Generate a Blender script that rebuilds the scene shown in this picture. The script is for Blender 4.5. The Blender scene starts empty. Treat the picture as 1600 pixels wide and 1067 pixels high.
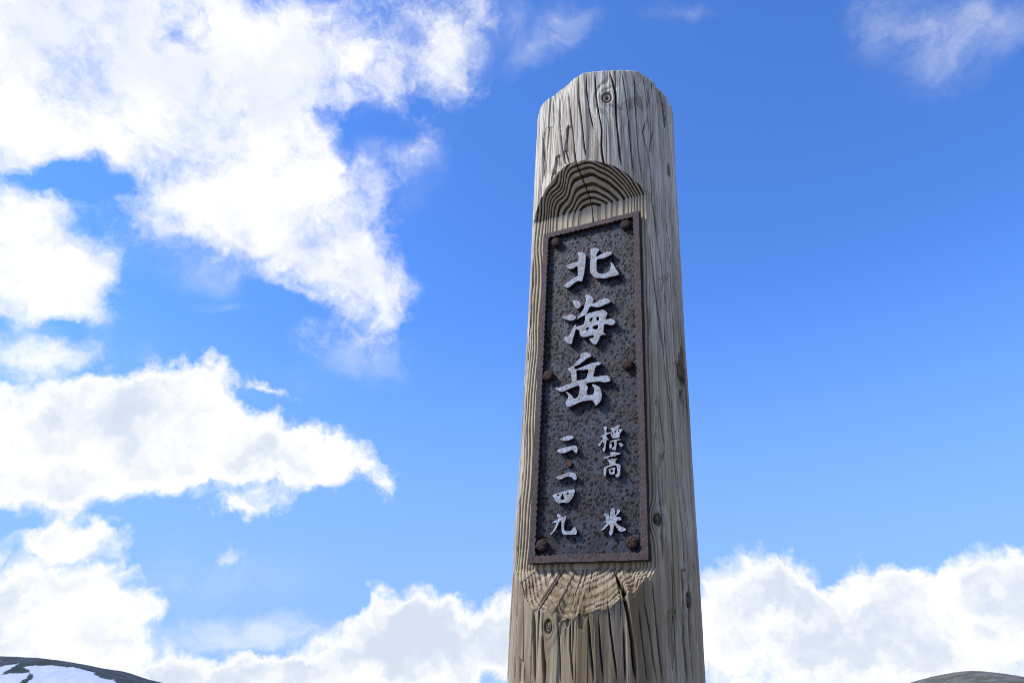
import bpy, math, random
import numpy as np
from mathutils import Matrix, Vector

# ------------------------------------------------------------------ camera, sky, sun, exposure
S = bpy.context.scene
R_ = math.radians
EYE = 1.505
cam_d = bpy.data.cameras.new('camera'); cam = bpy.data.objects.new('camera', cam_d)
S.collection.objects.link(cam); S.camera = cam
cam.location = (0, 0, EYE)
cam.rotation_euler = (R_(90 + 26.689), 0, 0)
cam_d.sensor_width = 36; cam_d.lens = 36 * 1100 / 1600
cam_d.clip_start = 0.05; cam_d.clip_end = 60000
cam_d.dof.use_dof = True; cam_d.dof.focus_distance = 1.08; cam_d.dof.aperture_fstop = 18.0

# the post leans a little: its own axes in the world
XP = Vector((0.88698, -0.45893, -0.05148)); YP = Vector((0.45810, 0.88847, -0.02756)); ZP = Vector((0.05839, 0.00086, 0.99829))
POST = Matrix((XP, YP, ZP)).transposed().to_4x4()
POST.translation = Vector((0, 0, EYE)) - 0.389 * XP + 1.034 * YP - 1.5 * ZP

SUN_EL = 47.0; SUN_SIDE = 56.0                 # elevation; degrees to the left of the way the nameplate faces
a_ = R_(SUN_SIDE)
horiz = (-XP * math.sin(a_) - YP * math.cos(a_)); horiz.z = 0; horiz.normalize()
sun_dir = Vector((horiz.x * math.cos(R_(SUN_EL)), horiz.y * math.cos(R_(SUN_EL)), math.sin(R_(SUN_EL))))
sun_d = bpy.data.lights.new('sun', 'SUN'); sun = bpy.data.objects.new('sun', sun_d); S.collection.objects.link(sun)
sun_d.energy = 2.0; sun_d.angle = R_(12)        # veiled by thin cloud: soft shadows; sun_d.color = (1.0, 0.965, 0.90)
sun.rotation_euler = sun_dir.to_track_quat('Z', 'Y').to_euler()

S.view_settings.view_transform = 'Standard'; S.view_settings.look = 'None'
S.view_settings.gamma = 1; S.view_settings.use_curve_mapping = False
S.view_settings.exposure = 1.26
S.render.engine = 'CYCLES'
S.cycles.filter_width = 0.95

W = bpy.data.worlds.new('World'); S.world = W; W.use_nodes = True
wt = W.node_tree; wt.nodes.clear()
class NT:
    """small helper to write node trees"""
    def __init__(s, t): s.t = t
    def n(s, kind, ins=None, **kw):
        o = s.t.nodes.new(kind)
        for k, v in kw.items(): setattr(o, k, v)
        for k, v in (ins or {}).items():
            if isinstance(v, bpy.types.NodeSocket): s.t.links.new(v, o.inputs[k])
            else: o.inputs[k].default_value = v
        return o
    def m(s, op, a, b=0.0, c=0.0, clamp=False):
        o = s.n('ShaderNodeMath', {0: a, 1: b, 2: c}, operation=op); o.use_clamp = clamp; return o.outputs[0]
    def v(s, op, a, b=(0, 0, 0), sc=None):
        d = {0: a, 1: b}
        if sc is not None: d['Scale'] = sc
        o = s.n('ShaderNodeVectorMath', d, operation=op)
        return o.outputs['Value'] if op in ('DOT_PRODUCT', 'LENGTH') else o.outputs[0]
    def ss(s, x, a, b, lo=0.0, hi=1.0):
        return s.n('ShaderNodeMapRange', {0: x, 1: a, 2: b, 3: lo, 4: hi}, interpolation_type='SMOOTHSTEP').outputs[0]
    def lin(s, x, a, b, lo=0.0, hi=1.0):
        return s.n('ShaderNodeMapRange', {0: x, 1: a, 2: b, 3: lo, 4: hi}).outputs[0]
    def noise(s, vec, scale, detail=4, rough=.5, dist=0.0, lac=2.0, col=False):
        o = s.n('ShaderNodeTexNoise', {'Vector': vec, 'Scale': scale, 'Detail': detail, 'Roughness': rough, 'Distortion': dist, 'Lacunarity': lac})
        return o.outputs[1] if col else o.outputs[0]
    def mix(s, f, a, b, mode='MIX'):
        o = s.n('ShaderNodeMix', data_type='RGBA', blend_type=mode)
        for i, v in ((0, f), (6, a), (7, b)):
            if isinstance(v, bpy.types.NodeSocket): s.t.links.new(v, o.inputs[i])
            else: o.inputs[i].default_value = v
        return o.outputs[2]

w = NT(wt)
STR = 0.10
sky = w.n('ShaderNodeTexSky', sky_type='NISHITA', sun_disc=False)
sky.sun_elevation = R_(SUN_EL); sky.sun_rotation = math.atan2(sun_dir.x, sun_dir.y)
sky.altitude = 2100; sky.air_density = 1.0; sky.dust_density = 0.6; sky.ozone_density = 2.0
dirv = w.n('ShaderNodeTexCoord').outputs['Generated']

def blob_field(vec, blobs):
    acc = None
    for az, el, tilt, ra, rb, wgt in blobs:
        az, el, tilt = R_(az), R_(el), R_(tilt)
        d0 = Vector((math.sin(az) * math.cos(el), math.cos(az) * math.cos(el), math.sin(el)))
        e = Vector((math.cos(az), -math.sin(az), 0)); up = e.cross(d0) * 1.0
        u = e * math.cos(tilt) + up * math.sin(tilt); v = -e * math.sin(tilt) + up * math.cos(tilt); q = u.cross(v)
        M = Matrix((u, v, q)).transposed()
        mp = w.n('ShaderNodeMapping', {'Vector': vec}, vector_type='TEXTURE')
        mp.inputs['Location'].default_value = d0; mp.inputs['Rotation'].default_value = M.to_euler()
        mp.inputs['Scale'].default_value = (math.tan(R_(ra)), math.tan(R_(rb)), 1.2)
        g = w.n('ShaderNodeTexGradient', {'Vector': mp.outputs[0]}, gradient_type='SPHERICAL').outputs['Fac']
        acc = w.m('MULTIPLY_ADD', g, wgt, acc if acc is not None else 0.0)
    return acc

# cloud banks: azimuth, elevation, tilt, half-widths (degrees), weight
SHEET = [
  (-40.79, 40.26, 29.1, 18.11, 9.98, 1.3), (-27.39, 42.51, 3.8, 16.11, 9.14, 0.9), (-13.23, 49.66, 10.2, 9.82, 5.83, 0.75),
  (-6.82, 47.32, -39.0, 3.93, 3.3, 0.6), (-23.62, 37.23, -22.4, 12.28, 6.69, 1.1), (-15.96, 34.09, -1.1, 5.51, 7.54, 0.7),
  (-12.41, 29.41, 6.2, 4.25, 5.66, 0.6), (-32.6, 35.88, 15.1, 9.49, 2.8, 0.5), (-29.65, 32.9, -4.9, 9.16, 4.88, 0.55),
  (-19.12, 32.13, -20.9, 8.82, 4.17, 0.5), (-14.78, 25.59, 6.5, 4.89, 1.77, 0.45), (-11.68, 27.93, 5.5, 2.13, 3.57, 0.3),
  (-33.75, 45.39, -7.0, 3.21, 3.02, -0.85), (-31.17, 44.86, 23.1, 3.55, 1.45, -0.4), (-35.13, 43.8, 26.0, 1.68, 1.42, -0.3),
  (-38.52, 33.2, 23.6, 5.36, 1.66, -1.2), (-35.55, 37.03, 23.3, 1.95, 1.5, -0.6), (-15.32, 41.81, 10.3, 4.07, 2.94, -0.8),
  (-17.4, 49.09, 13.3, 3.88, 1.79, -0.3), (-28.07, 43.71, 20.2, 1.82, 1.2, -0.4), (-20.31, 35.41, -19.3, 3.95, 2.06, -0.25),
  (-11.05, 49.67, 8.5, 1.65, 1.21, -0.4), (-40.48, 27.72, 3.2, 7.62, 5.01, 1.2), (-36.78, 26.64, 18.5, 4.27, 4.25, 0.9),
  (-34.05, 25.56, 16.3, 1.65, 3.13, 0.6), (-42.2, 30.22, 24.5, 3.41, 3.41, 0.5), (-37.2, 21.31, 15.4, 5.18, 2.41, 0.5),
  (-34.36, 21.32, 14.0, 3.24, 1.55, 0.4), (-35.49, 23.79, 16.0, 2.94, 1.36, -0.5)]
CUMULUS = [
  (-31.68, 15.97, 9.6, 13.81, 4.97, 1.2), (-28.94, 18.71, 10.1, 7.14, 4.51, 1.0), (-19.65, 16.37, -2.5, 9.97, 3.36, 1.0),
  (-15.51, 16.87, 4.6, 4.08, 2.48, 0.7), (-10.71, 15.49, 2.9, 2.09, 1.53, 0.55), (-9.78, 14.16, -17.2, 1.54, 1.78, 0.55),
  (-11.36, 16.35, 3.2, 1.67, 0.97, 0.35), (-8.8, 16.23, 2.5, 1.97, 0.84, 0.3), (-33.21, 12.68, 8.2, 9.75, 2.69, 0.8),
  (-21.16, 12.68, 4.9, 4.75, 1.7, 0.75), (-30.93, 9.78, 5.8, 4.03, 1.48, 0.8), (-33.19, 9.75, 6.3, 4.11, 1.74, 0.5),
  (-33.21, 5.75, 3.8, 8.14, 4.19, 1.2), (-29.34, 4.79, 2.7, 5.9, 2.84, 0.9), (-26.15, 6.17, 3.0, 2.25, 1.3, 0.5),
  (-20.72, 21.28, -18.2, 3.68, 1.08, 0.6), (-24.53, 21.82, 9.6, 1.88, 2.15, 0.65), (-21.05, 9.4, 3.6, 2.47, 1.01, 0.42),
  (-38.31, 18.61, 14.2, 2.93, 1.77, 0.4), (-26.33, 1.57, 0.8, 5.47, 2.78, 1.0), (-21.04, 0.84, 0.3, 6.44, 2.27, 1.0),
  (-17.74, 1.06, 0.3, 3.62, 2.02, 0.8), (-31.73, 2.78, 1.7, 6.05, 3.26, 1.0), (-7.73, 5.0, 0.7, 5.35, 3.49, 1.1),
  (-8.49, 2.37, 0.4, 9.14, 3.67, 1.1), (-1.92, 3.71, 0.1, 6.68, 4.09, 1.1), (-12.89, 0.67, 0.2, 5.67, 2.34, 0.9),
  (-10.21, 6.31, 1.1, 2.0, 1.59, 0.4), (3.35, 3.26, -0.2, 5.94, 4.38, 1.0), (17.39, 7.67, -2.4, 3.41, 3.18, 1.0),
  (20.98, 7.72, -2.9, 2.98, 2.49, 0.9), (26.28, 6.79, -3.3, 4.32, 2.99, 1.0), (29.44, 6.8, -3.8, 3.08, 2.04, 0.8),
  (33.47, 6.71, 4.4, 4.8, 2.75, 1.1), (24.68, 2.97, -1.4, 15.85, 5.21, 1.3), (14.73, 4.88, -1.3, 3.75, 3.73, 0.9),
  (34.37, 4.92, -3.4, 3.61, 3.27, 0.8), (23.5, 7.37, -3.2, 1.73, 1.52, -0.4)]
VEIL = [
  (40.14, 43.42, -49.3, 6.46, 3.93, 0.9), (36.83, 44.52, -27.7, 2.67, 3.56, 0.55), (44.53, 42.08, -33.4, 4.19, 2.59, 0.45),
  (38.76, 40.19, -27.4, 4.57, 2.81, 0.3), (4.81, 49.66, 29.6, 4.12, 1.66, 0.6), (6.82, 51.51, -5.4, 2.95, 1.89, 0.6),
  (-0.38, 51.93, 0.3, 2.64, 2.93, 0.6), (19.91, 50.63, -15.6, 4.32, 0.93, 0.3), (-17.33, 4.17, -2.5, 12.0, 1.56, 1.0),
  (-23.55, 7.58, 3.3, 12.15, 3.69, 0.35), (-10.26, 24.95, 4.4, 6.43, 2.88, 0.25), (-12.68, 16.67, 3.7, 7.64, 3.49, 0.3),
  (-22.53, 21.63, 8.7, 7.17, 2.72, 0.4), (-10.33, 38.22, 6.4, 4.21, 4.09, 0.25), (-21.51, 3.45, -2.6, 6.0, 0.87, 0.5),
  (-13.19, 40.63, -1.2, 5.14, 1.69, 0.6), (-28.8, 31.67, -5.9, 8.0, 4.59, 0.5), (-26.55, 28.78, -19.0, 3.78, 2.66, 0.35),
  (-7.4, 49.74, 5.7, 9.27, 4.19, 0.4), (-13.56, 24.69, 5.8, 4.21, 2.14, 0.4), (-35.38, 21.99, 14.9, 7.64, 3.68, 0.5),
  (-29.38, 22.4, 12.1, 2.95, 1.95, 0.3), (-24.48, 26.38, 11.4, 3.19, 0.68, 0.3)]
SKYTINT = (0.51, 0.86, 1.4, 1)

# ragged edges: the directions are bent by noise before the cloud banks are looked up
warp = w.v('SUBTRACT', w.noise(dirv, 5.0, 5, .55, col=True), (.5, .5, .5))
warp2 = w.v('SUBTRACT', w.noise(dirv, 22.0, 4, .6, col=True), (.5, .5, .5))
dw = w.v('ADD', dirv, w.v('ADD', w.v('SCALE', warp, sc=.10), w.v('SCALE', warp2, sc=.045)))
dc = w.v('ADD', dirv, w.v('ADD', w.v('SCALE', warp, sc=.06), w.v('SCALE', warp2, sc=.065)))
fA = blob_field(dw, SHEET)
fC = blob_field(dc, CUMULUS)
# the rest of the sky round the horizon and overhead carries the same kind of broken cloud
away = w.ss(w.v('DOT_PRODUCT', dirv, (0, .893, .449)), .80, .62)
wide = w.m('MULTIPLY', w.ss(w.noise(dw, 2.1, 3, .5), .47, .62), away)
fA = w.m('MINIMUM', w.m('ADD', fA, w.m('MULTIPLY', wide, .9)), .93)
n1 = w.noise(w.v('ADD', dirv, w.v('SCALE', warp2, sc=.05)), 7.5, 12, .62)
n2 = w.noise(dw, 19.0, 9, .68)
nA = w.m('ADD', w.m('MULTIPLY', w.m('SUBTRACT', n1, .5), 1.25), w.m('MULTIPLY', w.m('SUBTRACT', n2, .5), .85))
covA = w.ss(w.m('ADD', fA, w.m('MULTIPLY', nA, w.ss(fA, 0.0, .22, 0.0, 1.75))), .04, 1.10)
nb = w.noise(dc, 13.0, 10, .62)
vor = w.n('ShaderNodeTexVoronoi', {'Vector': dc, 'Scale': 26.0}, feature='SMOOTH_F1'); vor.inputs['Smoothness'].default_value = .6
vor2 = w.n('ShaderNodeTexVoronoi', {'Vector': dc, 'Scale': 60.0}, feature='SMOOTH_F1'); vor2.inputs['Smoothness'].default_value = .5
nC = w.m('ADD', w.m('MULTIPLY', w.m('SUBTRACT', nb, .5), 1.25), w.m('ADD', w.m('MULTIPLY', w.m('SUBTRACT', .4, vor.outputs['Distance']), .35), w.m('MULTIPLY', w.m('SUBTRACT', .4, vor2.outputs['Distance']), .16)))
sumC = w.m('ADD', fC, w.m('MULTIPLY', nC, w.ss(fC, 0.0, .2)))
covC = w.ss(sumC, .12, .66)
fV = blob_field(dw, VEIL)
nV = w.noise(w.n('ShaderNodeMapping', {'Vector': dw, 'Rotation': (0.3, 0.5, 0.6), 'Scale': (1, .38, 1)}).outputs[0], 9.0, 7, .58, .4)
covV = w.ss(w.m('MULTIPLY', fV, w.m('MULTIPLY', w.ss(nV, .22, .80), 1.5)), .0, 1.0, 0, .50)
cov = w.m('SUBTRACT', 1.0, w.m('MULTIPLY', w.m('MULTIPLY', w.m('SUBTRACT', 1.0, covA), w.m('SUBTRACT', 1.0, covC)), w.m('SUBTRACT', 1.0, covV)))
# tone inside the clouds: thick parts a little grey-blue, lit tops white
sh = w.noise(dc, 6.5, 6, .55)
sh2 = w.noise(dc, 15.0, 6, .6)
thick = w.ss(w.m('MAXIMUM', sumC, 0), .45, 1.0)
greyC = w.m('MULTIPLY', thick, w.ss(w.m('ADD', w.m('MULTIPLY', sh, .7), w.m('MULTIPLY', sh2, .4)), .44, .66))
greyA = w.m('MULTIPLY', w.ss(fA, .45, .95), w.ss(sh, .40, .62, 0, .55))
grey = w.m('MAXIMUM', w.m('MULTIPLY', greyC, covC), greyA, clamp=True)
cloudcol = w.mix(grey, (4.45, 4.45, 4.5, 1), (2.85, 3.2, 3.8, 1))
skycol = w.mix(1.0, sky.outputs[0], SKYTINT, 'MULTIPLY')
# pale air towards the horizon
elev = w.n('ShaderNodeSeparateXYZ', {0: dirv}).outputs[2]
skycol = w.mix(w.ss(elev, .52, .02, 0, .85), skycol, (1.20, 1.86, 3.80, 1))
col = w.mix(cov, skycol, cloudcol)
bg = w.n('ShaderNodeBackground', {'Color': col, 'Strength': STR})
wo = w.n('ShaderNodeOutputWorld', {'Surface': bg.outputs[0]})
W.cycles.sampling_method = 'MANUAL'; W.cycles.sample_map_resolution = 512

# ------------------------------------------------------------------ helpers
def tag(o, label=None, cat=None, kind=None):
    if label: o['label'] = label
    if cat: o['category'] = cat
    if kind: o['kind'] = kind
    return o
def mesh_obj(name, verts, faces, m, parent=None, smooth=True, attrs=None, uvq=None):
    me = bpy.data.meshes.new(name)
    verts = np.asarray(verts, dtype=np.float32); faces = np.asarray(faces, dtype=np.int32)
    if faces.ndim == 2:
        k = faces.shape[1]
        me.vertices.add(len(verts)); me.vertices.foreach_set('co', verts.ravel())
        me.loops.add(faces.size); me.loops.foreach_set('vertex_index', faces.ravel())
        me.polygons.add(len(faces)); me.polygons.foreach_set('loop_start', np.arange(0, faces.size, k, dtype=np.int32))
        me.polygons.foreach_set('loop_total', np.full(len(faces), k, dtype=np.int32))
    me.update(calc_edges=True)
    me.polygons.foreach_set('use_smooth', np.full(len(me.polygons), smooth))
    for k, v in (attrs or {}).items():
        a = me.attributes.new(k, 'FLOAT', 'POINT'); a.data.foreach_set('value', np.asarray(v, dtype=np.float32).ravel())
    me.materials.append(m)
    o = bpy.data.objects.new(name, me); S.collection.objects.link(o)
    if parent: o.parent = parent
    return o

def hashn(ix, iy, iz, seed):
    h = (ix * 374761393 + iy * 668265263 + iz * 2147483647 + seed * 1274126177) & 0xFFFFFFFF
    h = ((h ^ (h >> 13)) * 1274126177) & 0xFFFFFFFF
    h = ((h ^ (h >> 15)) * 2246822519) & 0xFFFFFFFF
    return ((h ^ (h >> 16)) & 0xFFFF).astype(np.float32) / 65535.0
def vn(x, y, z, seed=0):
    """value noise, 0..1"""
    xi = np.floor(x); yi = np.floor(y); zi = np.floor(z)
    fx = (x - xi).astype(np.float32); fy = (y - yi).astype(np.float32); fz = (z - zi).astype(np.float32)
    fx = fx*fx*(3-2*fx); fy = fy*fy*(3-2*fy); fz = fz*fz*(3-2*fz)
    xi = xi.astype(np.int64); yi = yi.astype(np.int64); zi = zi.astype(np.int64)
    def L(dz):
        a = hashn(xi, yi, zi+dz, seed); b = hashn(xi+1, yi, zi+dz, seed); c = hashn(xi, yi+1, zi+dz, seed); d = hashn(xi+1, yi+1, zi+dz, seed)
        return (a+(b-a)*fx)*(1-fy) + (c+(d-c)*fx)*fy
    return L(0)*(1-fz) + L(1)*fz
def fbm(x, y, z, o=3, seed=0, g=.5):
    s = 0; a = 1; t = 0
    for i in range(o):
        s = s + a*vn(x*2**i, y*2**i, z*2**i, seed+i*17); t += a; a *= g
    return s/t
def sst(x, a, b):
    t = np.clip((x-a)/(b-a), 0, 1); return t*t*(3-2*t)

def material(name):
    m = bpy.data.materials.new(name); m.use_nodes = True; m.node_tree.nodes.clear()
    return m, NT(m.node_tree)
def finish(t, col, rough, normal=None, metal=0.0, spec=.35):
    ins = {'Base Color': col, 'Roughness': rough, 'Metallic': metal, 'Specular IOR Level': spec}
    if normal is not None: ins['Normal'] = normal
    b = t.n('ShaderNodeBsdfPrincipled', ins); t.n('ShaderNodeOutputMaterial', {'Surface': b.outputs[0]})
def bump(t, h, strength, dist):
    return t.n('ShaderNodeBump', {'Height': h, 'Strength': strength, 'Distance': dist}).outputs[0]

# ------------------------------------------------------------------ materials
def wood_material():
    m, t = material('weathered_wood')
    P = t.n('ShaderNodeTexCoord').outputs['Object']
    att = lambda n: t.n('ShaderNodeAttribute', attribute_name=n).outputs['Fac']
    ring, notch, knot, deep, low = att('ring'), att('cut'), att('knot'), att('deep'), att('lowdamp')
    st = lambda x, z: t.n('ShaderNodeMapping', {'Vector': P, 'Scale': (x, x, z)}).outputs[0]
    streak = t.noise(st(1, .03), 420, 4, .6)
    streak2 = t.noise(st(1, .05), 70, 5, .6)
    patch = t.noise(st(1, .3), 14, 5, .6, .4)
    fine = t.noise(st(1, .012), 900, 3, .6)
    c = t.mix(t.ss(patch, .35, .65), (.62, .56, .465, 1), (.44, .385, .295, 1))
    c = t.mix(t.ss(streak2, .45, .66, 0, .8), c, (.29, .225, .145, 1))
    c = t.mix(t.ss(streak, .48, .66, 0, .75), c, (.17, .135, .095, 1))
    c = t.mix(t.ss(fine, .52, .66, 0, .75), c, (.17, .145, .115, 1))
    # cut faces keep more of the yellow of the wood
    cw = t.mix(t.ss(patch, .3, .7), (.56, .465, .32, 1), (.43, .33, .20, 1))
    cw = t.mix(t.ss(streak2, .45, .7, 0, .6), cw, (.24, .175, .10, 1))
    z_ = t.n('ShaderNodeSeparateXYZ', {0: P}).outputs[2]
    # the top, most exposed to the weather, has bleached silver
    bleach = t.m('MULTIPLY', t.ss(z_, 2.0, 2.5), t.ss(t.noise(st(1, .08), 30, 4, .6), .3, .6, .35, .8))
    c = t.mix(bleach, c, t.mix(t.ss(streak, .46, .62), (.70, .64, .535, 1), (.38, .32, .235, 1)))
    damp = t.m('MULTIPLY', t.ss(z_, 2.5, 1.7), t.ss(t.noise(st(1, .06), 40, 4, .6), .35, .7, .25, .8))
    c = t.mix(damp, c, (.36, .275, .165, 1))
    c = t.mix(t.m('MULTIPLY', notch, .75), c, cw)
    c = t.mix(t.m('MULTIPLY', t.m('SUBTRACT', 1.0, ring), t.m('MULTIPLY_ADD', notch, .85, .28)), c, (.12, .08, .045, 1))  # ring grooves browned: dirt and groove shadow put into the colour
    # brown water stain running down below the nameplate
    stain = t.ss(t.noise(st(1, .12), 34, 5, .6), .42, .62)
    c = t.mix(t.m('MULTIPLY', low, t.m('MULTIPLY_ADD', stain, .55, .38)), c, (.16, .112, .058, 1))
    c = t.mix(t.m('MULTIPLY', knot, .8), c, (.13, .095, .065, 1))
    c = t.mix(t.m('MULTIPLY', deep, .97), c, (.045, .034, .025, 1))  # cracks, knot rings, flake edges: dirt and recess shade darkened into the colour
    h = t.m('ADD', t.m('MULTIPLY', streak, .7), t.m('MULTIPLY', fine, .5))
    finish(t, c, .82, bump(t, h, .55, .0007), spec=.2)
    return m
def rust_material(name, base, spots, rough=.75, thr=(.50, .60)):
    m, t = material(name)
    P = t.n('ShaderNodeTexCoord').outputs['Object']
    n = t.noise(P, 160, 6, .65); n2 = t.noise(P, 620, 4, .6); n3 = t.noise(P, 45, 4, .6)
    c = t.mix(t.ss(n, .4, .65), base, spots)
    c = t.mix(t.ss(n2, .52, .66, 0, .8), c, (.022, .013, .012, 1))
    c = t.mix(t.ss(n3, .58, .72, 0, .6), c, (.17, .075, .035, 1))
    finish(t, c, rough, bump(t, t.m('ADD', n, t.m('MULTIPLY', n2, .7)), .9, .0012), spec=.3)
    return m
def panel_material():
    m, t = material('painted_iron')
    P = t.n('ShaderNodeTexCoord').outputs['Object']
    big = t.noise(P, 26, 4, .6); mid = t.noise(P, 130, 5, .65); fine = t.noise(P, 900, 3, .6)
    pw = t.v('ADD', P, t.v('SCALE', t.v('SUBTRACT', t.noise(P, 240, 3, .6, col=True), (.5, .5, .5)), sc=.006))
    v1 = t.n('ShaderNodeTexVoronoi', {'Vector': pw, 'Scale': 150.0, 'Randomness': 1.0}).outputs['Distance']
    v2 = t.n('ShaderNodeTexVoronoi', {'Vector': pw, 'Scale': 330.0, 'Randomness': 1.0}).outputs['Distance']
    s1 = t.m('MULTIPLY', t.ss(v1, .44, .30), t.ss(t.noise(P, 95, 3, .6), .37, .47))
    s2 = t.m('MULTIPLY', t.ss(v2, .42, .26), t.ss(t.noise(P, 60, 3, .6), .44, .52))
    spot = t.m('MAXIMUM', s1, t.m('MULTIPLY', s2, .8))
    c = t.mix(t.ss(big, .38, .58), (.045, .050, .061, 1), (.036, .031, .032, 1))
    c = t.mix(t.ss(mid, .5, .75, 0, .6), c, (.080, .090, .112, 1))
    c = t.mix(spot, c, (.013, .007, .006, 1))
    h = t.m('ADD', t.m('MULTIPLY', spot, 1.0), t.m('ADD', t.m('MULTIPLY', fine, .18), t.m('MULTIPLY', mid, .3)))
    finish(t, c, t.m('MULTIPLY_ADD', spot, .3, .5), bump(t, h, .8, .0011), spec=.22)
    return m
def letter_material():
    m, t = material('worn_white_paint')
    P = t.n('ShaderNodeTexCoord').outputs['Object']
    n = t.noise(P, 95, 5, .65); f = t.noise(P, 300, 5, .7)
    c = t.mix(t.ss(f, .36, .60), (.17, .20, .24, 1), (.41, .44, .485, 1))
    c = t.mix(t.m('MULTIPLY', t.ss(n, .47, .60), t.ss(f, .42, .6)), c, (.25, .15, .07, 1))
    c = t.mix(t.ss(t.noise(P, 300, 3, .6), .63, .72, 0, .8), c, (.14, .10, .075, 1))
    finish(t, c, .55, bump(t, t.m('ADD', f, n), .9, .0016), spec=.35)
    return m
WOOD = wood_material()
RUST = rust_material('rusty_iron', (.090, .066, .066, 1), (.058, .036, .033, 1))
BOLT = rust_material('rusty_bolt_iron', (.052, .030, .026, 1), (.026, .016, .014, 1), .8)
SIDE_SHADE = rust_material('shade_dark_iron_sides', (.030, .022, .020, 1), (.018, .012, .011, 1), .85)  # rusty iron darkened to near black, painting shade onto the side walls
PANEL = panel_material(); LETTER = letter_material()

# ------------------------------------------------------------------ ground and far hills
def ground_material():
    m, t = material('summit_gravel')
    P = t.n('ShaderNodeTexCoord').outputs['Object']
    a = t.noise(P, 3.0, 6, .65); b = t.noise(P, 40.0, 4, .6); c_ = t.noise(P, .02, 5, .6)
    c = t.mix(t.ss(b, .35, .65), (.20, .175, .15, 1), (.11, .10, .09, 1))
    c = t.mix(t.m('MULTIPLY', t.ss(a, .5, .62), t.ss(c_, .4, .55)), c, (.06, .075, .035, 1))
    finish(t, c, .95, bump(t, b, .7, .03)); return m
GROUND = ground_material()
def make_ground():
    rr = np.concatenate([np.linspace(0.02, 12, 60), np.geomspace(13, 30000, 60)]); na = 128
    th = np.linspace(0, 2*np.pi, na, endpoint=False)
    Rr, T = np.meshgrid(rr, th, indexing='ij'); X = Rr*np.cos(T); Y = Rr*np.sin(T)
    Z = -.02 + (fbm(X*1.5+50, Y*1.5+50, X*0+.5, 3, 5)-.5)*.10*sst(Rr, .5, 3)
    Z = Z - sst(Rr, 12, 500)*14 + (fbm(X*.004+90, Y*.004+90, X*0, 4, 8)-.5)*12*sst(Rr, 100, 800)
    V = np.stack([X, Y, Z], -1).reshape(-1, 3); n = len(rr)
    i = np.arange(n-1)[:, None]*na; j = np.arange(na)[None, :]; j2 = (j+1) % na
    F = np.stack([i+j, i+na+j, i+na+j2, i+j2], -1).reshape(-1, 4)
    return tag(mesh_obj('ground', V, F, GROUND), 'bare gravel summit ground round the foot of the post', kind='structure')
make_ground()

def in_poly(px, pz, poly):
    c = np.zeros(px.shape, bool); n = len(poly)
    for i in range(n):
        x1, z1 = poly[i]; x2, z2 = poly[(i+1) % n]
        if z1 == z2: continue
        k = ((z1 > pz) != (z2 > pz)) & (px < (x2-x1)*(pz-z1)/(z2-z1)+x1); c ^= k
    return c
def hill_material(name, rock, scrub):
    m, t = material(name)
    P = t.n('ShaderNodeTexCoord').outputs['Object']
    a = t.noise(P, .035, 6, .62); b = t.noise(P, .25, 5, .6)
    snow = t.n('ShaderNodeAttribute', attribute_name='snow').outputs['Fac']
    c = t.mix(t.ss(a, .42, .6), scrub, rock)
    c = t.mix(t.ss(b, .5, .7, 0, .5), c, tuple(x*.6 for x in rock[:3])+(1,))
    s = t.ss(t.m('ADD', snow, t.m('ADD', t.m('MULTIPLY', t.m('SUBTRACT', b, .5), .9), t.m('MULTIPLY', t.m('SUBTRACT', t.noise(P, .09, 4, .6), .5), 1.1))), .42, .56)
    c = t.mix(s, c, t.mix(b, (.38, .42, .50, 1), (.50, .54, .61, 1)))
    finish(t, c, .9, spec=.1); return m
def make_hill(name, label, crest, y0, front, back, mat, x0, x1, nx, ny, snowpolys, seed):
    xs = np.linspace(x0, x1, nx); ys = np.linspace(y0-front, y0+back, ny)
    X, Y = np.meshgrid(xs, ys, indexing='xy')
    cx_ = [c[0] for c in crest]; cz = [c[1] for c in crest]
    H = np.interp(X, cx_, cz)
    k = np.exp(-((X[:1]-X[:1].T)/9.0)**2) if nx < 900 else None     # smooth the crest line
    row = np.interp(xs, cx_, cz); kk = np.exp(-((xs[:, None]-xs[None, :])/11.0)**2); row = (kk@row)/kk.sum(1); H = np.broadcast_to(row, X.shape)
    u = np.where(Y < y0, (y0-Y)/front, (Y-y0)/back)
    Z = EYE + H - (H+26)*(u**1.7) + (fbm(X*.02+9, Y*.02+9, X*0, 4, seed)-.5)*5*sst(u, .02, .3) + (fbm(X*.15+9, Y*.15+9, X*0, 3, seed+3)-.5)*.9
    snow = np.zeros(X.shape, np.float32)
    if snowpolys:
        wx = (fbm(X*.12+7, Y*.06, X*0, 3, 77)-.5)*5; wz = (fbm(X*.12+70, Y*.06, X*0, 3, 78)-.5)*2
        for p in snowpolys: snow[in_poly(X+wx, Z-EYE+wz, p)] = 1
    snow[(EYE+H-Z < 1.6) | (Y > y0)] = 0
    V = np.stack([X, Y, Z], -1).reshape(-1, 3)
    i = np.arange(ny-1)[:, None]*nx; j = np.arange(nx-1)[None, :]
    F = np.stack([i+j, i+j+1, i+nx+j+1, i+nx+j], -1).reshape(-1, 4)
    return tag(mesh_obj(name, V, F, mat, attrs={'snow': snow.ravel()}), label, kind='structure')
HL = hill_material('rocky_hill', (.050, .062, .078, 1), (.030, .042, .045, 1))  # blue of the distant air is mixed into these rock and scrub colours
HR = hill_material('green_hill', (.150, .132, .120, 1), (.078, .084, .066, 1))
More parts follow.
